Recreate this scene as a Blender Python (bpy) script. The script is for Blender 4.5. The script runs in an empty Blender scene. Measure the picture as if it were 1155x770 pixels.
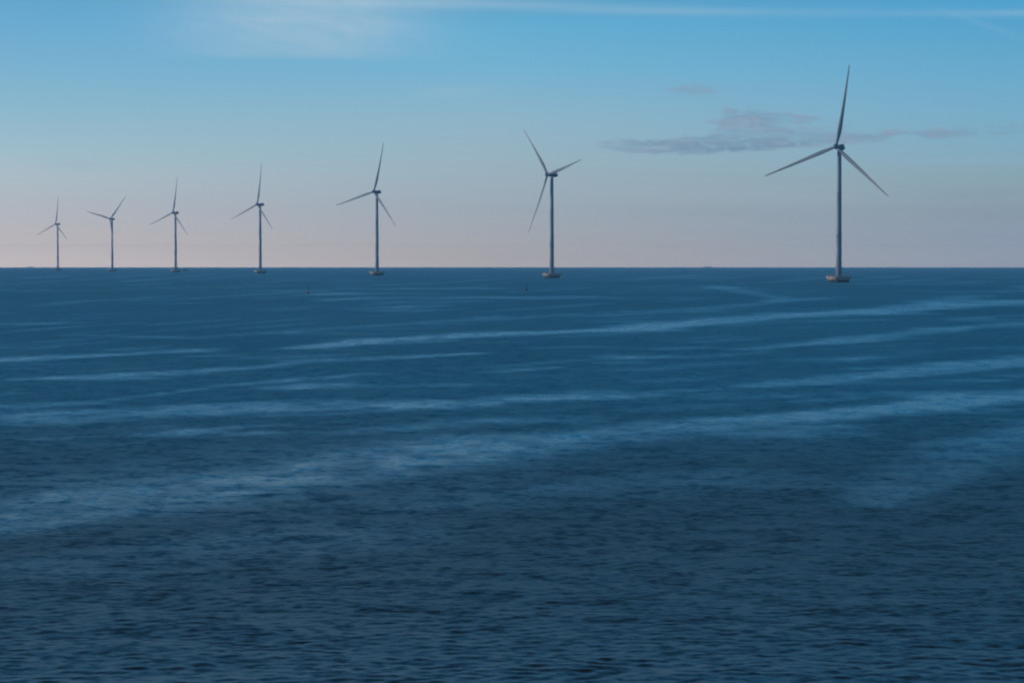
import bpy, bmesh, math
import numpy as np
from mathutils import Vector, Matrix, Euler

R = math.radians
F, CX, CY0 = 2500.0, 577.5, 297.3      # focal length in photo pixels, picture centre, row of the level line
EYE = 8.8                              # height of the eye above the water, metres
EARTH = 6.371e6                        # the sea sheet follows the globe
scene = bpy.context.scene
col = scene.collection
rng = np.random.default_rng(11)

def drop(r):
    return -r * r / (2 * EARTH)

def lin(r, g, b):
    f = lambda c: c / 12.92 if c <= .04045 else ((c + .055) / 1.055) ** 2.4
    return (f(r / 255), f(g / 255), f(b / 255), 1)

# ------------------------------------------------------------------ helpers
def tag(o, label=None, cat=None, group=None, kind=None):
    for k, v in (('label', label), ('category', cat), ('group', group), ('kind', kind)):
        if v:
            o[k] = v
    return o

def empty(name, loc, rz=0):
    o = bpy.data.objects.new(name, None)
    o.location = loc
    o.rotation_euler = (0, 0, rz)
    o.empty_display_size = .5
    col.objects.link(o)
    return o

def build(name, bm, mat, parent=None, smooth=True):
    bmesh.ops.recalc_face_normals(bm, faces=bm.faces)
    me = bpy.data.meshes.new(name)
    bm.to_mesh(me)
    bm.free()
    for p in me.polygons:
        p.use_smooth = smooth
    me.materials.append(mat)
    o = bpy.data.objects.new(name, me)
    o.parent = parent
    col.objects.link(o)
    return o

def ring(bm, pts):
    return [bm.verts.new(p) for p in pts]

def loft(bm, rings, cap=True):
    vs = [ring(bm, r) for r in rings]
    n = len(vs[0])
    for a, b in zip(vs, vs[1:]):
        for i in range(n):
            bm.faces.new((a[i], a[(i + 1) % n], b[(i + 1) % n], b[i]))
    if cap:
        bm.faces.new(vs[0])
        bm.faces.new(vs[-1])

def lathe(bm, prof, n=32, cap=True):
    """profile of (radius, z) turned about Z"""
    loft(bm, [[(r * math.cos(2 * math.pi * i / n), r * math.sin(2 * math.pi * i / n), z) for i in range(n)] for r, z in prof], cap)

def tube(bm, p0, p1, r, n=8):
    p0, p1 = Vector(p0), Vector(p1)
    d = (p1 - p0).normalized()
    u = d.orthogonal().normalized()
    w = d.cross(u)
    loft(bm, [[p + r * (math.cos(2 * math.pi * i / n) * u + math.sin(2 * math.pi * i / n) * w) for i in range(n)] for p in (p0, p1)])

def rbox(bm, x0, x1, y0, y1, z0, z1, bev=.1):
    r = bmesh.ops.create_cube(bm, size=1)
    for v in r['verts']:
        v.co = Vector(((x0 + x1) / 2 + v.co.x * (x1 - x0), (y0 + y1) / 2 + v.co.y * (y1 - y0), (z0 + z1) / 2 + v.co.z * (z1 - z0)))
    if bev:
        es = list({e for v in r['verts'] for e in v.link_edges})
        bmesh.ops.bevel(bm, geom=es, offset=bev, segments=2, affect='EDGES', profile=.5)

# ------------------------------------------------------------------ materials
def new_mat(name):
    m = bpy.data.materials.new(name)
    m.use_nodes = True
    return m, m.node_tree.nodes, m.node_tree.links, m.node_tree.nodes['Principled BSDF']

def weathered(name, c1, c2, rough, scale=1.5, stretch=(1, 1, .15), amount=.5):
    """paint or concrete with run-down streaks of dirt"""
    m, N, L, b = new_mat(name)
    tc = N.new('ShaderNodeTexCoord')
    mp = N.new('ShaderNodeMapping')
    mp.inputs['Scale'].default_value = stretch
    nz = N.new('ShaderNodeTexNoise')
    nz.inputs['Scale'].default_value = scale
    nz.inputs['Detail'].default_value = 6
    rp = N.new('ShaderNodeValToRGB')
    rp.color_ramp.elements[0].position = .5 - amount / 2
    rp.color_ramp.elements[1].position = .5 + amount / 2
    rp.color_ramp.elements[0].color = (*c1, 1)
    rp.color_ramp.elements[1].color = (*c2, 1)
    L.new(tc.outputs['Object'], mp.inputs['Vector'])
    L.new(mp.outputs['Vector'], nz.inputs['Vector'])
    L.new(nz.outputs['Fac'], rp.inputs['Fac'])
    L.new(rp.outputs['Color'], b.inputs['Base Color'])
    b.inputs['Roughness'].default_value = rough
    return m

M_TOWER = weathered('tower_paint', (.165, .215, .26), (.18, .23, .275), .5, .3)
M_BLADE = weathered('blade_gelcoat', (.13, .175, .225), (.145, .19, .24), .5, .3)
M_NAC = weathered('nacelle_paint', (.05, .07, .10), (.075, .10, .13), .5, .8)
M_DARK = weathered('grey_steel', (.05, .055, .06), (.09, .095, .1), .55, 2)
M_RAIL = weathered('galvanised_rail', (.22, .21, .19), (.34, .32, .28), .5, 2)
M_DOOR = weathered('door_paint', (.10, .12, .14), (.13, .15, .17), .5, 2)
M_RED = weathered('red_buoy_paint', (.17, .028, .045), (.22, .035, .055), .45, 3)
M_BLACK = weathered('dark_buoy_paint', (.012, .02, .022), (.03, .04, .04), .5, 3)
M_HULL = weathered('dark_hull_paint', (.015, .025, .035), (.03, .045, .055), .4, 1)
M_CABIN = weathered('boat_cabin_paint', (.06, .08, .09), (.09, .11, .12), .5, 1)
M_GLASS = weathered('cabin_glass', (.01, .012, .014), (.015, .018, .02), .08, 1)
M_SHIPUP = weathered('ship_superstructure_paint', (.3, .3, .3), (.42, .42, .4), .5, .5)

def concrete_mat():
    """pale ice-cone concrete with rust runs and a dark wet tidal band"""
    m, N, L, b = new_mat('foundation_concrete')
    tc = N.new('ShaderNodeTexCoord')
    sp = N.new('ShaderNodeSeparateXYZ')
    L.new(tc.outputs['Object'], sp.inputs[0])
    nz = N.new('ShaderNodeTexNoise')
    nz.inputs['Scale'].default_value = 1.1
    nz.inputs['Detail'].default_value = 7
    L.new(tc.outputs['Object'], nz.inputs['Vector'])
    rp = N.new('ShaderNodeValToRGB')
    e = rp.color_ramp.elements
    e[0].position, e[0].color = .3, (.24, .15, .10, 1)
    e[1].position, e[1].color = .62, (.46, .40, .33, 1)
    L.new(nz.outputs['Fac'], rp.inputs['Fac'])
    ad = N.new('ShaderNodeMath'); ad.operation = 'MULTIPLY_ADD'
    ad.inputs[1].default_value = .5
    L.new(nz.outputs['Fac'], ad.inputs[0])
    L.new(sp.outputs['Z'], ad.inputs[2])
    mr = N.new('ShaderNodeMapRange')
    mr.inputs['From Min'].default_value = 1.35
    mr.inputs['From Max'].default_value = 1.7
    L.new(ad.outputs[0], mr.inputs['Value'])
    mx = N.new('ShaderNodeMix'); mx.data_type = 'RGBA'
    mx.inputs[6].default_value = (.02, .028, .022, 1)
    L.new(mr.outputs[0], mx.inputs[0])
    L.new(rp.outputs['Color'], mx.inputs[7])
    L.new(mx.outputs[2], b.inputs['Base Color'])
    b.inputs['Roughness'].default_value = .8
    return m
M_CONC = concrete_mat()

# ------------------------------------------------------------------ wind turbine
HUB_H = 64.0
def make_turbine():
    root = empty('wind_turbine', (0, 0, 0))
    bm = bmesh.new()                                   # ice cone: narrow at the water, flaring to the deck
    lathe(bm, [(4.4, -3), (4.6, -.3), (4.85, .5), (5.2, 1.2), (5.5, 1.75), (5.6, 2.0)], 40)
    fnd = build('foundation', bm, M_CONC, root)
    bm = bmesh.new()
    lathe(bm, [(5.5, 2.003), (5.95, 2.06), (6.0, 2.15), (6.0, 2.75), (5.93, 2.83), (1.3, 2.9)], 40)
    build('platform', bm, M_CONC, fnd)
    bm = bmesh.new()
    n = 20
    for i in range(n):
        a, b_ = 2 * math.pi * i / n, 2 * math.pi * (i + 1) / n
        p, q = (5.75 * math.cos(a), 5.75 * math.sin(a)), (5.75 * math.cos(b_), 5.75 * math.sin(b_))
        tube(bm, (*p, 2.8), (*p, 3.9), .035, 6)
        for z in (3.4, 3.9):
            tube(bm, (*p, z), (*q, z), .03, 6)
    build('railing', bm, M_RAIL, fnd)
    bm = bmesh.new()
    for s in (-.3, .3):
        tube(bm, (-2.0 + s, -5.75, -1.5), (-2.0 + s, -5.75, 3.4), .07, 8)
    for k in range(14):
        tube(bm, (-2.3, -5.75, -.6 + k * .27), (-1.7, -5.75, -.6 + k * .27), .03, 6)
    build('ladder', bm, M_RAIL, fnd)
    bm = bmesh.new()                                   # tower with its flange rings
    prof = [(1.62, 2.85), (1.62, 3.15), (1.42, 3.2)]
    for k in range(1, 4):
        z = 3.2 + (HUB_H - 4.6) * k / 3
        r = 1.42 - .45 * k / 3
        prof += [(r + .004, z - .16), (r + .03, z - .1), (r + .03, z), (r, z + .05)]
    prof[-1] = (.97, HUB_H - 1.35)
    lathe(bm, prof, 40)
    tw = build('tower', bm, M_TOWER, root)
    bm = bmesh.new()
    rbox(bm, -.45, .45, -1.53, -1.38, 3.3, 5.4, .05)
    build('access_door', bm, M_DOOR, tw)
    bm = bmesh.new()                                   # nacelle: rounded housing tapering to the rear; local -Y is upwind
    secs = []
    for y, w, h0, h1 in ((-2.3, .95, -.9, .95), (-2.0, 1.15, -1.1, 1.15), (-.5, 1.3, -1.3, 1.3), (2.2, 1.3, -1.25, 1.35), (3.4, 1.2, -.9, 1.3), (4.1, .95, -.5, 1.15), (4.25, .8, -.35, 1.0)):
        pts = []
        for i in range(24):
            a = 2 * math.pi * i / 24
            c, s = math.cos(a), math.sin(a)
            k = (abs(c) ** 5 + abs(s) ** 5) ** (-1 / 5)
            pts.append((w * c * k, y, (h0 + h1) / 2 + (h1 - h0) / 2 * s * k))
        secs.append([(px * .9, py, pz * .88) for px, py, pz in pts])
    loft(bm, secs)
    nac = build('nacelle', bm, M_NAC, root)
    bm = bmesh.new()
    rbox(bm, -.95, .95, 1.6, 2.9, 1.13, 1.85, .15)
    build('cooler', bm, M_NAC, nac)
    bm = bmesh.new()
    tube(bm, (.5, 3.6, 1.1), (.5, 3.6, 2.8), .05)
    tube(bm, (.2, 3.6, 2.7), (.8, 3.6, 2.7), .04)
    build('wind_vane', bm, M_DARK, nac)
    bm = bmesh.new()                                   # spinner
    lathe(bm, [(.85, 1.15), (1.25, 1.0), (1.35, .2), (1.25, -.6), (.95, -1.2), (.5, -1.6), (.1, -1.75)], 28)
    bmesh.ops.rotate(bm, verts=bm.verts, matrix=Matrix.Rotation(R(-90), 3, 'X'))
    build('hub', bm, M_BLADE, root)
    for k in range(3):
        bm = bmesh.new()
        rings = []
        L0, L1 = .8, 38.9
        for t in [0, .02, .04, .07, .1, .14, .18, .22, .27, .33, .4, .48, .56, .64, .72, .8, .87, .93, .97, .99, 1]:
            z = L0 + (L1 - L0) * t
            if t < .2:
                s = min(1, max(0, (t - .03) / .16)); s = s * s * (3 - 2 * s)
                ch, th = 1.35 + (2.15 - 1.35) * s, 1.35 + (.75 - 1.35) * s
            else:
                u = (t - .2) / .8
                ch, th = 2.15 - 1.62 * u ** .9, .75 * (1 - u) ** 1.3 + .07
            if t > .96:
                ch *= 1 - .75 * ((t - .96) / .04) ** 2
            tw_ = R(16 * (1 - min(1, t / .7)) ** 1.3 + 4)
            yb = -2.6 * t ** 1.7
            pts = []
            for i in range(14):
                a = 2 * math.pi * i / 14
                x = ch * (.5 * math.cos(a) + (.12 if t > .1 else .12 * t / .1))
                y = th * .5 * math.sin(a) * (1 if t < .1 else (.72 - .38 * math.cos(a)) * 1.25)
                pts.append((x * math.cos(tw_) - y * math.sin(tw_), yb + x * math.sin(tw_) + y * math.cos(tw_), z))
            rings.append(pts)
        loft(bm, rings)
        build('blade', bm, M_BLADE, root)
    return root

def copy_tree(o, parent=None):
    c = o.copy()
    col.objects.link(c)
    c.parent = parent
    for ch in list(o.children):
        copy_tree(ch, c)
    return c

def pose(root, yaw, th):
    """turn the nacelle into the wind and the rotor to its angle"""
    head = Matrix.Translation((0, 0, HUB_H)) @ Matrix.Rotation(yaw, 4, 'Z') @ Matrix.Rotation(R(-5), 4, 'X')
    k = 0
    for ch in root.children:
        kind = ch.name.split('.')[0]
        if kind == 'nacelle':
            ch.matrix_local = head
        elif kind == 'hub':
            ch.matrix_local = head @ Matrix.Translation((0, -3.5, 0))
        elif kind == 'blade':
            ch.matrix_local = head @ Matrix.Translation((0, -3.5, 0)) @ Matrix.Rotation(R(th + 120 * k), 4, 'Y')
            k += 1

proto = make_turbine()
copies = [proto] + [copy_tree(proto) for _ in range(6)]
TURBINES = [  # x, y, yaw, rotor angle, label
    (155.6, 1056, -36, 9.5, 'tallest and nearest grey wind turbine, its concrete foundation clear below the horizon'),
    (24.8, 1383, -55, 198.6, 'second nearest wind turbine, blades like a slanted Y with one hanging down'),
    (-104.0, 1709, -40, 14.5, 'third nearest wind turbine, standing midway along the row of seven'),
    (-234.8, 2069, -47, 9, 'middle-distance wind turbine beyond the red marker buoy, fourth of the row'),
    (-363.5, 2397, -42, 9.5, 'distant wind turbine with a small dark boat at its foot'),
    (-492.0, 2730, -34, 44, 'distant wind turbine with one blade pointing up right and one left, second farthest'),
    (-629.0, 3072, -39, 7, 'smallest and palest wind turbine, farthest out at the end of the row'),
]
for o, (x, y, yaw, th, lab) in zip(copies, TURBINES):
    o.location = (x, y, drop(math.hypot(x, y)))
    tag(o, lab, 'wind turbine', 'wind turbines standing in a row in the sea')
    pose(o, R(yaw), th)

# ------------------------------------------------------------------ buoys and boats
def at(px, py, above=0.0):
    """sea point seen at a photo pixel"""
    s = (py - CY0) / F
    # eye + ray meets the curved sheet:  EYE - s*y = -y^2/(2R)
    y = EARTH * (s - math.sqrt(max(0, s * s - 2 * EYE / EARTH)))
    x = (px - CX) / F * y
    return Vector((x, y, drop(math.hypot(x, y)) + above))

def make_buoy(name, loc, body, label, scale, lean, tall):
    root = empty(name, loc)
    root.rotation_euler = (R(2), R(lean), 0)
    bm = bmesh.new()
    s = scale
    lathe(bm, [(.25 * s, -.8 * s), (.5 * s, -.5 * s), (.55 * s, 0), (.53 * s, .25 * s), (.38 * s, .4 * s), (.18 * s, .75 * s), (.13 * s, 1.2 * s)], 20)
    build('float_body', bm, body, root)
    bm = bmesh.new()
    tube(bm, (0, 0, 1.15 * s), (0, 0, tall), .05, 8)
    build('pole', bm, body, root)
    bm = bmesh.new()
    lathe(bm, [(.04, tall - .05), (.16, tall), (.16, tall + .22), (.04, tall + .35)], 14)
    build('top_mark', bm, body, root)
    tag(root, label, 'buoy', 'marker buoys afloat')
    return root
make_buoy('marker_buoy', at(347.3, 331.0), M_RED, 'small red marker buoy with a thin pole, afloat on the water', .8, 3, 2.6)
make_buoy('marker_buoy', at(593.8, 327.8), M_BLACK, 'small dark marker buoy afloat near the second nearest turbine', .85, -2, 1.9)

def hull(bm, L, B, H, draft, sheer):
    rings = []
    for t in (0, .08, .3, .6, .8, .92, 1):
        w = B / 2 * (.86 if t == 0 else 1.0 if t < .7 else max(.03, 1 - ((t - .65) / .35) ** 2.2))
        z1 = H + sheer * t ** 2.5
        x = -L / 2 + L * t
        rings.append([(x, -w, z1), (x, -w * .92, .3 * H), (x - .02 * L * t, -w * .6, -draft), (x - .02 * L * t, w * .6, -draft), (x, w * .92, .3 * H), (x, w, z1)])
    loft(bm, rings)

p = at(209.3, 305.9)
boat = empty('service_boat', p, R(12))
tag(boat, 'small dark service boat beside the foot of a distant turbine', 'boat')
bm = bmesh.new(); hull(bm, 7.6, 2.6, .95, .5, .5)
build('hull', bm, M_HULL, boat, False)
bm = bmesh.new(); rbox(bm, -1.6, 1.3, -.95, .95, .97, 2.5, .12)
cab = build('cabin', bm, M_CABIN, boat, False)
bm = bmesh.new()
for s in (-1, 1):
    rbox(bm, -1.2, .9, s * .96 - .02, s * .96 + .02, 1.75, 2.2, 0)
rbox(bm, 1.29, 1.33, -.7, .7, 1.75, 2.25, 0)
build('window', bm, M_GLASS, cab, False)
bm = bmesh.new(); tube(bm, (-.6, 0, 2.45), (-.7, 0, 4.0), .06); tube(bm, (-.65, -.5, 3.3), (-.65, .5, 3.3), .04)
build('mast', bm, M_DARK, boat)

def make_ship(px, y, L, label, rz):
    x = (px - CX) / F * y
    s = empty('cargo_ship', (x, y, drop(math.hypot(x, y))), R(rz))
    tag(s, label, 'ship', 'far ships on the horizon')
    bm = bmesh.new(); hull(bm, L, L * .16, L * .075, L * .04, L * .02)
    build('hull', bm, M_HULL, s, False)
    bm = bmesh.new()
    rbox(bm, -L * .42, -L * .26, -L * .06, L * .06, L * .077, L * .19, .2)
    rbox(bm, -L * .38, -L * .28, -L * .07, L * .07, L * .192, L * .225, .2)
    sup = build('bridge', bm, M_SHIPUP, s, False)
    bm = bmesh.new(); lathe(bm, [(L * .022, 0), (L * .018, L * .07)], 14)
    bmesh.ops.translate(bm, verts=bm.verts, vec=(-L * .4, 0, L * .19))
    build('funnel', bm, M_DARK, sup)
    bm = bmesh.new(); tube(bm, (L * .3, 0, L * .08), (L * .3, 0, L * .2), L * .006)
    build('mast', bm, M_DARK, s)
    bm = bmesh.new(); rbox(bm, -L * .2, L * .25, -L * .055, L * .055, L * .077, L * .1, .2)
    build('hatch_cover', bm, M_DARK, s, False)
make_ship(35.6, 9000, 24, 'tiny faint ship on the horizon beyond the farthest turbine', 30)
make_ship(799, 10400, 32, 'faint low cargo ship on the horizon between the two nearest turbines', -15)

# ------------------------------------------------------------------ sea
# calm slicks: photo points on the water and half-widths; each is put where it lies on the sea
SLICKS = [
    (1.0, [(345, 392, 3.5), (440, 383, 3.5), (560, 377, 3), (700, 371.5, 3), (780, 365, 3), (875, 357.5, 3), (960, 352, 3), (1060, 345, 3), (1155, 339, 3)]),
    (.95, [(-40, 409, 4), (0, 406, 4), (125, 400, 3.6), (205, 396, 3), (240, 393, 1.5)]),
    (.8, [(20, 428, 2), (110, 424, 3), (185, 421, 3), (300, 413, 2.8), (350, 407, 2.6), (450, 403, 2.4), (545, 398, 1.5)]),
    (.55, [(105, 378, 1.5), (210, 381, 1.5), (300, 375, 1.8), (400, 369, 1.6), (500, 362, 1.6), (575, 359, 1.6), (650, 354, 1.2)]),
    (.5, [(-30, 377, 2), (0, 375, 2), (100, 367, 1.6)]),
    (.5, [(115, 378, 1.2), (225, 369, 1.6), (345, 359, 1.6)]),
    (.6, [(80, 340, 1), (140, 338, 1.1), (200, 333, 1)]),
    (.8, [(380, 331.5, 1.5), (415, 331, 1.5)]), (.65, [(384, 337, 1), (412, 337, 1)]),
    (.75, [(472, 325.5, 1.6), (508, 325, 1.5)]), (.6, [(460, 340.5, 1), (520, 340, 1)]),
    (.75, [(434, 351, 1.6), (466, 349.5, 1.5)]), (.6, [(300, 327.5, .7), (350, 328.5, .7), (380, 327, .6)]),
    (.7, [(565, 335.5, 1.6), (600, 335.5, 1.8), (650, 334, 1.2)]),
    (.5, [(578, 349, 1.1), (640, 345, 1.2), (680, 342, 1)]),
    (.6, [(718, 351.5, 1.2), (803, 347, 1.4), (872, 341.5, 1.4), (884, 337, 1.4), (860, 332.5, 1.4), (800, 322, 1)]),
    (.4, [(790, 325, .8), (832, 323.5, .8)]),
    (.5, [(977, 320.5, .9), (1027, 320, .9)]), (.4, [(1028, 327.5, .7), (1045, 327, .7)]),
    (.55, [(1050, 340, 1.6), (1090, 335, 1.4), (1112, 332.5, 1.2)]),
    (.75, [(840, 394.5, 2), (928, 385.5, 2.6), (1028, 376, 2.6), (1090, 369, 2), (1155, 364, 2)]),
    (.85, [(850, 435, 3), (928, 429, 4), (993, 421, 3.5), (1015, 418, 1.5)]),
    (.85, [(996, 426, 2), (1078, 416, 4.5), (1120, 412, 5), (1200, 402, 7)]),
    (1.0, [(1200, 439, 4), (1153, 446, 4.2), (1028, 459, 4.5), (928, 467, 5), (828, 476, 6.5), (728, 486, 8), (628, 496, 11.5), (560, 504, 14), (500, 512, 15)]),
    (.75, [(560, 504, 13), (480, 515, 16), (380, 530, 18), (250, 548, 20), (120, 565, 22), (-40, 592, 25)]),
    (.36, [(560, 500, 25), (400, 520, 32), (200, 540, 38), (-40, 560, 45)]),
    (.75, [(-40, 473, 6), (0, 472, 7), (100, 467, 7), (225, 462, 7), (360, 458, 6), (470, 455, 4)]),
    (.5, [(470, 455, 4), (578, 452, 3), (678, 442.5, 3), (728, 443, 2.5), (828, 437, 2)]),
    (.65, [(-30, 460, 2), (0, 459, 2.5), (100, 454, 2.5), (175, 445, 2.5), (250, 435, 2.5), (350, 427, 2.5), (415, 421, 2)]),
    (.45, [(748, 384, 1.2), (818, 379, 1.4)]), (.45, [(745, 394, 1.2), (800, 392.5, 1.4)]),
    (.45, [(605, 392.5, 1.3), (655, 390.5, 1.2)]), (.4, [(580, 412, 1.6), (650, 406, 1.6)]),
    (.5, [(725, 418, 3), (770, 413, 3.5), (818, 409, 3)]), (.35, [(928, 407, 2.5), (1055, 395, 2.5)]),
    (.55, [(1200, 478, 8), (1155, 494, 10), (1090, 518, 13), (1030, 544, 15), (985, 568, 14)]),
    (.4, [(640, 549, 8), (720, 541, 9), (810, 536, 7)]),
    (.3, [(500, 570, 10), (620, 560, 10), (900, 545, 10)]),
    (.35, [(60, 640, 18), (250, 618, 16), (420, 604, 14)]),
]

def make_sea():
    bands = list(SLICKS)
    for _ in range(270):                                   # short faint wisps lying the same way as the long bands
        px, py = rng.uniform(-60, 1215), 312 + 190 * rng.random() ** 1.6
        v = py - CY0
        ln, tilt, hw = rng.uniform(18, 110), rng.uniform(-.09, -.02), rng.uniform(.02, .045) * v * .5 + .15
        bands.append((rng.uniform(.22, .65), [(px - ln / 2, py - tilt * ln / 2, hw), (px, py, hw * 1.2), (px + ln / 2, py + tilt * ln / 2, hw * .6)]))
    th_d = np.arange(-.33, .3301, .0009)
    th_c = np.linspace(.33, 2 * math.pi - .33, 64)[1:-1]
    th = np.concatenate([th_d, th_c])                    # measured from +Y towards +X
    v = np.concatenate([np.arange(720, 540, -4), np.arange(540, 230, -.5), np.arange(230, 20, -.9), np.arange(20, 1.4, -.3)])
    rr = np.concatenate([[2, 5, 9, 14, 20, 25, 28], EYE * F / v])
    nr, nt = len(rr), len(th)
    RR, TT = np.meshgrid(rr, th, indexing='ij')
    X, Y = RR * np.sin(TT), RR * np.cos(TT)
    fine = np.zeros((nr, nt), bool)
    fine[7:, :len(th_d)] = True
    # slicks
    slick = np.zeros((nr, nt))
    Xf, Yf = X[fine], Y[fine]
    wob = lambda s, a: a * (np.sin(Xf / s + 1.3 * np.sin(Yf / (2.3 * s))) + .6 * np.sin(Yf / (1.7 * s) + Xf / (.8 * s) + 2))
    sl = np.zeros(len(Xf))
    for k, (st, pts) in enumerate(bands):
        P = []
        for px, py, hw in pts:
            q = at(px, py)
            P.append((q.x, q.y, (.85 if py < 440 else 1.0) * hw * q.y ** 2 / (EYE * F)))
        m_all = np.zeros(len(Xf))
        for (x0, y0, h0), (x1, y1, h1) in zip(P, P[1:]):
            dx, dy = x1 - x0, y1 - y0
            L = math.hypot(dx, dy)
            pad = 3.2 * max(h0, h1)
            sel = np.nonzero((Yf > min(y0, y1) - pad) & (Yf < max(y0, y1) + pad) & (Xf > min(x0, x1) - pad) & (Xf < max(x0, x1) + pad))[0]
            if not len(sel):
                continue
            xs, ys = Xf[sel], Yf[sel]
            t = np.clip(((xs - x0) * dx + (ys - y0) * dy) / (L * L), 0, 1)
            ex, ey = xs - x0 - t * dx, ys - y0 - t * dy
            h = (h0 + t * (h1 - h0))
            perp = max(.18, abs(dx) / L)
            cs = h * perp * (1 + .35 * np.sin(xs / 4.1 + k) * np.sin(ys / 17. + 2 * k))
            # along the band the ends taper over a few widths
            d2 = (ex * ex + ey * ey) / (cs * cs)
            m_all[sel] = np.maximum(m_all[sel], np.exp(-.5 * d2 ** 1.7))
        sl = 1 - (1 - sl) * (1 - st * m_all)
    slick[fine] = sl
    # waves: many small wind waves of all headings about the wind
    h = np.zeros((nr, nt))
    g_r = np.minimum(RR * RR / (EYE * F), 60)
    lost = np.zeros((nr, nt))
    N = 130
    S = .09
    tot = 0
    gust = 1 + .25 * np.sin(X / 9 + .7 * np.sin(Y / 31)) * np.sin(Y / 23 + 1)
    for i in range(N + 14):
        lam = rng.uniform(1.4, 4.5) if i >= N else .16 * (.78 / .16) ** (rng.random() ** .9)
        a = rng.normal(0, R(27)) - R(3)
        k = 2 * math.pi / lam
        kx, ky = k * math.sin(a), k * math.cos(a)
        s = (.022 * math.sqrt(2 / 14)) if i >= N else S * math.sqrt(2 / N) * (1.0 if lam < .5 else (.5 / lam) ** .7)
        w = np.clip((lam / max(.25, abs(math.cos(a))) / g_r - 2.2) / 2.5, 0, 1)
        w[:7] = 0
        w[:, len(th_d):] = 0
        ph = kx * X + ky * Y + rng.random() * 6.28
        ph += .8 * np.sin(.31 * kx * Y - .27 * ky * X + rng.random() * 6.28) * .5
        h += (s / k) * w * np.sin(ph)
        lost += (1 - w) / N
    h *= gust * (1 - .6 * slick)
    Z = drop(RR) + h
    co = np.stack([X, Y, Z], -1).reshape(-1, 3)
    co = np.vstack([co, [[0, 0, 0]]])
    i0 = np.arange(nr - 1)[:, None] * nt + np.arange(nt)[None]
    nx = np.arange(nr - 1)[:, None] * nt + (np.arange(nt)[None] + 1) % nt
    # the columns run: dense sector, then the rest of the circle, then close
    quads = np.stack([i0, i0 + nt, nx + nt, nx], -1).reshape(-1, 4)
    c = len(co) - 1
    tri = np.stack([np.full(nt, c), np.arange(nt), (np.arange(nt) + 1) % nt], -1)
    me = bpy.data.meshes.new('sea')
    nq, nt3 = len(quads), len(tri)
    me.vertices.add(len(co))
    me.vertices.foreach_set('co', co.astype(np.float32).ravel())
    loops = np.concatenate([quads[:, ::-1].ravel(), tri[:, ::-1].ravel()])
    me.loops.add(len(loops))
    me.loops.foreach_set('vertex_index', loops.astype(np.int32))
    me.polygons.add(nq + nt3)
    ls = np.concatenate([np.arange(nq) * 4, nq * 4 + np.arange(nt3) * 3])
    me.polygons.foreach_set('loop_start', ls.astype(np.int32))
    me.polygons.foreach_set('use_smooth', np.ones(nq + nt3, bool))
    for nm, arr in (('slick', slick), ('lost', lost)):
        at_ = me.attributes.new(nm, 'FLOAT', 'POINT')
        at_.data.foreach_set('value', np.append(arr.ravel(), 0).astype(np.float32))
    me.update(calc_edges=True)
    me.validate()
    if me.polygons[len(me.polygons) // 2].normal.z < 0:
        me.flip_normals()
    o = bpy.data.objects.new('sea', me)
    col.objects.link(o)
    tag(o, 'wide dark blue sea with pale calm slicks running across it', kind='structure')
    return o

def math_node(N, L, op, a, b=None, c=None, clamp=False):
    n = N.new('ShaderNodeMath')
    n.operation = op
    n.use_clamp = clamp
    for i, v in enumerate((a, b, c)):
        if v is None:
            continue
        if isinstance(v, (int, float)):
            n.inputs[i].default_value = v
        else:
            L.new(v, n.inputs[i])
    return n.outputs[0]

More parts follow.
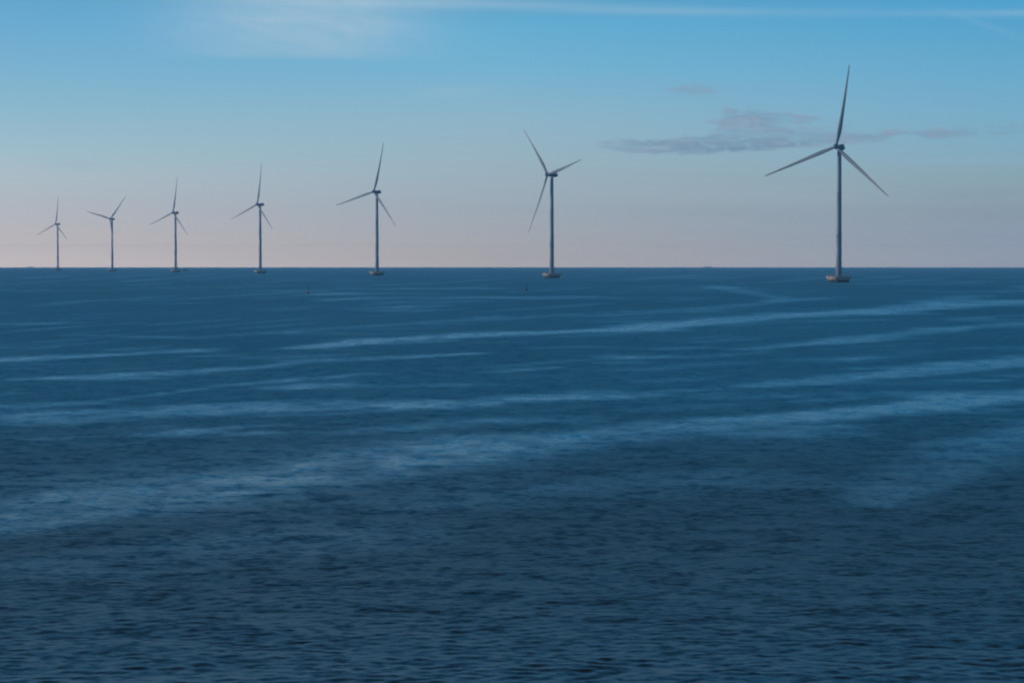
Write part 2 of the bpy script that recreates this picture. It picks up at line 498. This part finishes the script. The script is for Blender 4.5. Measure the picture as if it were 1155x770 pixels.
def sea_mat():
    m, N, L, b = new_mat('sea_water')
    mt = lambda *a, **k: math_node(N, L, *a, **k)
    tc = N.new('ShaderNodeTexCoord')
    P = tc.outputs['Object']
    def attr(n):
        a = N.new('ShaderNodeAttribute'); a.attribute_name = n
        return a.outputs['Fac']
    def noise(scale, detail, stretch=(1, 1, 1), rough=.5, rot=0):
        mp = N.new('ShaderNodeMapping')
        mp.inputs['Scale'].default_value = stretch
        mp.inputs['Rotation'].default_value = (0, 0, rot)
        L.new(P, mp.inputs['Vector'])
        n = N.new('ShaderNodeTexNoise')
        n.inputs['Scale'].default_value = scale
        n.inputs['Detail'].default_value = detail
        n.inputs['Roughness'].default_value = rough
        L.new(mp.outputs[0], n.inputs['Vector'])
        return n
    # patchy edges and streaks in the calm bands
    streak = noise(.05, 4, (1, .35, 1), .6, R(-24))
    patch = noise(.5, 3, (1, .5, 1), .55)
    gust = noise(.012, 3, (1, .45, 1), .55, R(-24))
    s0 = attr('slick')
    wide = noise(.014, 3, (1, .4, 1), .6, R(-24))
    ctr = lambda n, k: mt('MULTIPLY', mt('SUBTRACT', n.outputs['Fac'], .5), k)
    mod = mt('ADD', mt('ADD', ctr(streak, 1.5), ctr(patch, 1.7)), mt('ADD', ctr(wide, .8), 1.0))
    slick = mt('SUBTRACT', mt('MULTIPLY', s0, mod), .05, clamp=True)
    lost = attr('lost')
    # roughness of the wavelets too small for the sheet
    base = mt('MULTIPLY_ADD', lost, .21, .29)
    gmod = mt('MULTIPLY_ADD', gust.outputs['Fac'], .5, .75)
    calm = mt('SUBTRACT', 1.0, mt('MULTIPLY', slick, .5))
    rough = mt('MULTIPLY', mt('MULTIPLY', base, gmod), calm)
    L.new(rough, b.inputs['Roughness'])
    # ripple slopes
    rip = noise(4.6, 3, (.5, .85, 1), .6)
    mid = noise(.9, 4, (.75, .6, 1), .6)
    def slopes(n, amp):
        v = N.new('ShaderNodeVectorMath'); v.operation = 'SUBTRACT'
        v.inputs[1].default_value = (.5, .5, .5)
        L.new(n.outputs['Color'], v.inputs[0])
        w = N.new('ShaderNodeVectorMath'); w.operation = 'MULTIPLY'
        w.inputs[1].default_value = (1, 1, 0)
        L.new(v.outputs[0], w.inputs[0])
        s = N.new('ShaderNodeVectorMath'); s.operation = 'SCALE'
        L.new(w.outputs[0], s.inputs[0])
        if isinstance(amp, float):
            s.inputs['Scale'].default_value = amp
        else:
            L.new(amp, s.inputs['Scale'])
        return s.outputs[0]
    geo = N.new('ShaderNodeNewGeometry')
    add1 = N.new('ShaderNodeVectorMath'); add2 = N.new('ShaderNodeVectorMath')
    nrm = N.new('ShaderNodeVectorMath'); nrm.operation = 'NORMALIZE'
    ampr = mt('MULTIPLY', mt('MULTIPLY_ADD', lost, .45, .68), calm)
    ampm = mt('MULTIPLY', mt('MULTIPLY_ADD', lost, .60, .07), calm)
    L.new(geo.outputs['Normal'], add1.inputs[0])
    L.new(slopes(rip, ampr), add1.inputs[1])
    L.new(add1.outputs[0], add2.inputs[0])
    L.new(slopes(mid, ampm), add2.inputs[1])
    L.new(add2.outputs[0], nrm.inputs[0])
    L.new(nrm.outputs[0], b.inputs['Normal'])
    # silty near water; near darkening and far sky-blue sheen painted into base colour
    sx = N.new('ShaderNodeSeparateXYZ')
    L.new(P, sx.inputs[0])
    near_far = N.new('ShaderNodeMapRange')
    near_far.interpolation_type = 'SMOOTHSTEP'
    near_far.inputs['From Min'].default_value = 40
    near_far.inputs['From Max'].default_value = 165
    L.new(mt('ADD', sx.outputs['Y'], ctr(gust, 90)), near_far.inputs['Value'])
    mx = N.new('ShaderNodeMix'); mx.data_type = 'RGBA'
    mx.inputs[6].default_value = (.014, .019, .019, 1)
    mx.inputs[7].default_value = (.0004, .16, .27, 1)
    L.new(near_far.outputs[0], mx.inputs[0])
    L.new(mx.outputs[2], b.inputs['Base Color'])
    b.inputs['IOR'].default_value = 1.333
    return m

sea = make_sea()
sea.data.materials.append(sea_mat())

# ------------------------------------------------------------------ air
HZ = 11800
bm = bmesh.new()
rbox(bm, -HZ, HZ, -2500, HZ, -45, 106, 0)
m = bpy.data.materials.new('haze_air')
m.use_nodes = True
N, L = m.node_tree.nodes, m.node_tree.links
N.clear()
out = N.new('ShaderNodeOutputMaterial')
vol = N.new('ShaderNodeVolumePrincipled')
vol.inputs['Color'].default_value = (.26, .62, 1.0, 1)
vol.inputs['Density'].default_value = .00016
vol.inputs['Anisotropy'].default_value = 0
L.new(vol.outputs[0], out.inputs['Volume'])
hz = build('haze', bm, m, None, False)
tag(hz, 'thin pale sea haze lying over the water', kind='stuff')

# ------------------------------------------------------------------ sky and sun
SUN_AZ, SUN_EL = -84.0, 12.0
w = bpy.data.worlds.new('World')
scene.world = w
w.use_nodes = True
N, L = w.node_tree.nodes, w.node_tree.links
N.clear()
mt = lambda *a, **k: math_node(N, L, *a, **k)
out = N.new('ShaderNodeOutputWorld')
bg = N.new('ShaderNodeBackground')
bg.inputs['Strength'].default_value = .1
L.new(bg.outputs[0], out.inputs['Surface'])
sky = N.new('ShaderNodeTexSky')
sky.sky_type = 'NISHITA'
sky.sun_disc = False
sky.sun_elevation = R(SUN_EL)
sky.sun_rotation = R(SUN_AZ % 360)
sky.air_density, sky.dust_density, sky.ozone_density = 1.0, 1.5, 1.5
tc = N.new('ShaderNodeTexCoord')
sp = N.new('ShaderNodeSeparateXYZ')
L.new(tc.outputs['Generated'], sp.inputs[0])
az = mt('ARCTAN2', sp.outputs['X'], sp.outputs['Y'])       # compass angle from straight ahead
el = sp.outputs['Z']
root_el = mt('SQRT', mt('MAXIMUM', el, 0.0))

def ramp(rows):
    r = N.new('ShaderNodeValToRGB')
    e = r.color_ramp.elements
    while len(e) < len(rows):
        e.new(.5)
    for q, (v, c) in zip(e, rows):
        q.position = math.sqrt(v)
        q.color = (*c, 1)
    L.new(root_el, r.inputs['Fac'])
    return r.outputs['Color']
PITCH = math.atan((385 - CY0) / F)
pv = lambda y: max(0, math.sin(math.atan((385 - y) / F) - PITCH))   # sine of the height of a photo row above level
UP = [(.2, lin(56, 160, 226)[:3]), (.35, lin(32, 134, 200)[:3]), (.5, lin(42, 68, 94)[:3]), (.7, lin(40, 54, 72)[:3]), (1, lin(40, 52, 68)[:3])]
ROWS = [297, 291, 284, 279, 276, 272, 266, 258, 249, 238, 225, 205, 170, 130, 80, 30, 0]
#SKY0
SKY_L = [[3.4987, 2.5893, 1.8963], [3.4347, 2.5537, 1.776], [3.3068, 2.4198, 1.8062], [3.1629, 2.3396, 1.6841], [2.8962, 2.1487, 1.5382], [2.1678, 1.6529, 1.2428], [1.5956, 1.2642, 0.9861], [1.2253, 1.0316, 0.894], [0.9935, 0.8824, 0.8136], [0.8387, 0.7895, 0.7727], [0.7202, 0.7345, 0.7446], [0.6168, 0.7074, 0.7435], [0.4489, 0.6584, 0.7401], [0.3178, 0.5795, 0.7326], [0.2108, 0.5112, 0.7311], [0.1476, 0.4437, 0.7278], [0.1179, 0.4165, 0.6854]]
SKY_M = [[2.324, 1.7196, 1.1551], [2.2753, 1.6438, 1.05], [2.2438, 1.6758, 1.0466], [2.2687, 1.6995, 1.122], [2.0655, 1.5942, 1.0311], [1.5539, 1.249, 0.8791], [1.1474, 0.9751, 0.7757], [0.8849, 0.8061, 0.7011], [0.7316, 0.7116, 0.6679], [0.6119, 0.6343, 0.6398], [0.546, 0.6096, 0.6378], [0.4844, 0.5879, 0.6384], [0.4004, 0.5727, 0.6535], [0.3181, 0.5515, 0.6942], [0.1993, 0.5153, 0.7433], [0.1289, 0.4754, 0.7401], [0.107, 0.3916, 0.6445]]
SKY_R = [[1.6146, 1.3479, 1.0866], [1.625, 1.3946, 1.181], [1.5802, 1.3681, 1.0897], [1.5362, 1.3348, 1.102], [1.3836, 1.2362, 1.0319], [1.0102, 0.9449, 0.8482], [0.7593, 0.7433, 0.6988], [0.6072, 0.6373, 0.6369], [0.4991, 0.5478, 0.5581], [0.4291, 0.4956, 0.5248], [0.4316, 0.5439, 0.5698], [0.354, 0.494, 0.5404], [0.2783, 0.5126, 0.6484], [0.2134, 0.4969, 0.6905], [0.1455, 0.4565, 0.7025], [0.085, 0.4031, 0.6863], [0.071, 0.3901, 0.7137]]
#SKY1
left, midc, right = (ramp([(pv(y), c) for y, c in zip(ROWS, t)] + UP) for t in (SKY_L, SKY_M, SKY_R))
azl = lambda px: math.atan((px - CX) / F)
def remap(v, a, b_, smooth=True):
    n = N.new('ShaderNodeMapRange')
    n.interpolation_type = 'SMOOTHSTEP' if smooth else 'LINEAR'
    n.inputs['From Min'].default_value = a
    n.inputs['From Max'].default_value = b_
    L.new(v, n.inputs['Value'])
    return n.outputs[0]
def mixc(f, a, b_):
    n = N.new('ShaderNodeMix'); n.data_type = 'RGBA'
    if isinstance(f, float):
        n.inputs[0].default_value = f
    else:
        L.new(f, n.inputs[0])
    for i, c in ((6, a), (7, b_)):
        if isinstance(c, tuple):
            n.inputs[i].default_value = c
        else:
            L.new(c, n.inputs[i])
    return n.outputs[2]
grad = mixc(remap(az, azl(0), azl(560), False), left, midc)
grad = mixc(remap(az, azl(560), azl(1130), False), grad, right)

# clouds: direction-space coordinates in units where 1 = one photo pixel at the middle
U = mt('MULTIPLY', az, F)
V = mt('MULTIPLY', el, F)
def cvec(su, sv, off=0.0, shear=0.0):
    c = N.new('ShaderNodeCombineXYZ')
    L.new(mt('MULTIPLY', U, su), c.inputs[0])
    L.new(mt('MULTIPLY', mt('MULTIPLY_ADD', U, shear, V), sv), c.inputs[1])
    c.inputs[2].default_value = off
    return c.outputs[0]
def wnoise(su, sv, off, detail=5, rough=.55, shear=0.0, dist=0.0):
    n = N.new('ShaderNodeTexNoise')
    n.inputs['Scale'].default_value = 1
    n.inputs['Detail'].default_value = detail
    n.inputs['Roughness'].default_value = rough
    n.inputs['Distortion'].default_value = dist
    L.new(cvec(su, sv, off, shear), n.inputs['Vector'])
    return n.outputs['Fac']
def bump(px, py, rx, ry, slope=0.0, pw=1.0):
    """soft elliptical bank centred on a direction"""
    u0, v0 = azl(px) * F, pv(py) * F
    du = mt('SUBTRACT', U, u0)
    dv = mt('SUBTRACT', mt('SUBTRACT', V, v0), mt('MULTIPLY', du, slope))
    a = mt('DIVIDE', du, rx)
    b_ = mt('DIVIDE', dv, ry)
    d = mt('ADD', mt('MULTIPLY', a, a), mt('MULTIPLY', b_, b_))
    return mt('EXPONENT', mt('MULTIPLY', mt('POWER', d, pw), -1.0))
def bank(n, shape, lo, hi, amt):
    """noise cut by a shape"""
    q = mt('ADD', mt('MULTIPLY_ADD', n, 1.7, -.35), mt('MULTIPLY', mt('SUBTRACT', shape, 1.0), .62))
    return mt('MULTIPLY', remap(q, lo, hi), amt)
def addup(*xs):
    r = xs[0]
    for x in xs[1:]:
        r = mt('ADD', r, x)
    return r

n_wisp = wnoise(.012, .03, 3.1, 6, .6, .15, .6)
n_fib = wnoise(.02, .14, 7.7, 5, .55, .05, .4)
n_lump = wnoise(.024, .075, 1.7, 7, .62, .05, .8)
n_line = wnoise(.006, .08, 9.2, 4, .5)
# pale veil high at the left
edge = remap(mt('ADD', V, mt('MULTIPLY', n_fib, 10.0)), pv(70) * F + 3, pv(61) * F + 5)
veil = mt('MULTIPLY', mt('MULTIPLY', bump(340, 30, 135, 52, -.02, 1.3), edge), mt('ADD', mt('MULTIPLY', n_wisp, .6), mt('MULTIPLY', n_fib, .35)))
veil = mt('MULTIPLY', veil, 1.75, clamp=True)
veil2 = mt('MULTIPLY', bump(420, -4, 180, 14, 0, 1.5), .30)
# long cirrus line across the top
ln = mt('MULTIPLY', bump(840, 15.5, 420, 4.4, -.021, 1.0), .25)
ln2 = mt('MULTIPLY', bump(590, 6, 160, 6, -.028, 1.0), .32)
ln3 = mt('MULTIPLY', bump(1105, 33, 45, 3.5, -.36, 1.0), .13)
ln4 = mt('MULTIPLY', bump(1140, 22, 60, 4, .0, 1.0), .14)
lines = mt('MULTIPLY', addup(ln, ln2, ln3, ln4), mt('MULTIPLY_ADD', n_line, 2.2, -.15))
# faint streaks lower down
low = addup(mt('MULTIPLY', bump(1090, 184, 95, 3.4, 0, 1.0), .22), mt('MULTIPLY', bump(85, 187, 30, 5, 0, 1.0), .16), mt('MULTIPLY', bump(512, 104, 36, 6, .05, 1.0), .22),
            mt('MULTIPLY', bump(490, 202, 60, 2.5, 0, 1.0), .14), mt('MULTIPLY', bump(400, 180, 60, 3, 0, 1.0), .07), mt('MULTIPLY', bump(522, 147, 8, 4, 0, 1.0), .15), mt('MULTIPLY', bump(300, 175, 300, 18, 0, 1.0), .05))
low = mt('MULTIPLY', low, mt('MULTIPLY_ADD', n_fib, 2.2, .4))
pale = mt('ADD', mt('ADD', veil, veil2), mt('ADD', lines, low), clamp=True)
# mauve-grey cloud right of centre
gsh = addup(mt('MULTIPLY', bump(790, 166, 105, 10, .03, 1.1), .95), mt('MULTIPLY', bump(838, 141, 46, 27, 0, 1.0), 1.08), mt('MULTIPLY', bump(740, 163, 75, 9, 0, 1.2), .85),
            mt('MULTIPLY', bump(895, 155, 70, 11, .02, 1.2), .8), mt('MULTIPLY', bump(1070, 153, 170, 8, .05, 1.4), .85), mt('MULTIPLY', bump(785, 101, 46, 11, .1, 1.1), .92), mt('MULTIPLY', bump(920, 137, 70, 7, -.08, 1.2), .7))
gsh = mt('MINIMUM', gsh, 1.15)
n_str = wnoise(.011, .16, 5.5, 5, .6, .03, .6)
grey = mt('MULTIPLY', bank(n_lump, gsh, .14, .62, .78), remap(n_str, .28, .66))
grey = mt('ADD', mt('MULTIPLY', grey, .72), mt('MULTIPLY', bank(n_lump, gsh, .2, .6, .9), .3), clamp=True)
g_low = mt('MULTIPLY', bump(1100, 222, 110, 8, 0, 1.0), mt('MULTIPLY', n_fib, .35))
col_grey = mixc(remap(V, CY0 - 178, CY0 - 92), lin(116, 144, 174), lin(136, 162, 190))
col_grey = mixc(remap(n_lump, .46, .64), col_grey, lin(152, 166, 190))
skyc = mixc(pale, grad, lin(163, 200, 224))
skyc = mixc(grey, skyc, col_grey)
skyc = mixc(g_low, skyc, lin(118, 136, 160))
scl = N.new('ShaderNodeVectorMath'); scl.operation = 'SCALE'
L.new(skyc, scl.inputs[0])
scl.inputs['Scale'].default_value = 10
tot = mixc(.10, scl.outputs[0], sky.outputs['Color'])
L.new(tot, bg.inputs['Color'])

sun = bpy.data.lights.new('sun', 'SUN')
sun.energy = 2.6
sun.angle = R(.5)
sun.color = (1, .9, .79)
so = bpy.data.objects.new('sun', sun)
d = Vector((math.sin(R(SUN_AZ)) * math.cos(R(SUN_EL)), math.cos(R(SUN_AZ)) * math.cos(R(SUN_EL)), math.sin(R(SUN_EL))))
so.rotation_euler = d.to_track_quat('Z', 'Y').to_euler()
so.location = (-200, 100, 100)
col.objects.link(so)

# ------------------------------------------------------------------ camera
cam = bpy.data.cameras.new('camera')
cam.sensor_fit = 'HORIZONTAL'
cam.sensor_width = 36
cam.lens = 36 * F / 1155
cam.clip_start = .5
cam.clip_end = 60000
co = bpy.data.objects.new('camera', cam)
co.location = (0, 0, EYE)
co.rotation_euler = (R(90) - math.atan((385 - CY0) / F), 0, 0)
col.objects.link(co)
scene.camera = co

vs = scene.view_settings
vs.view_transform = 'Standard'
vs.look = 'None'
vs.exposure = 0
vs.gamma = 1
vs.use_curve_mapping = False
scene.cycles.use_denoising = True
scene.cycles.max_bounces = 6
scene.cycles.filter_width = 2.1
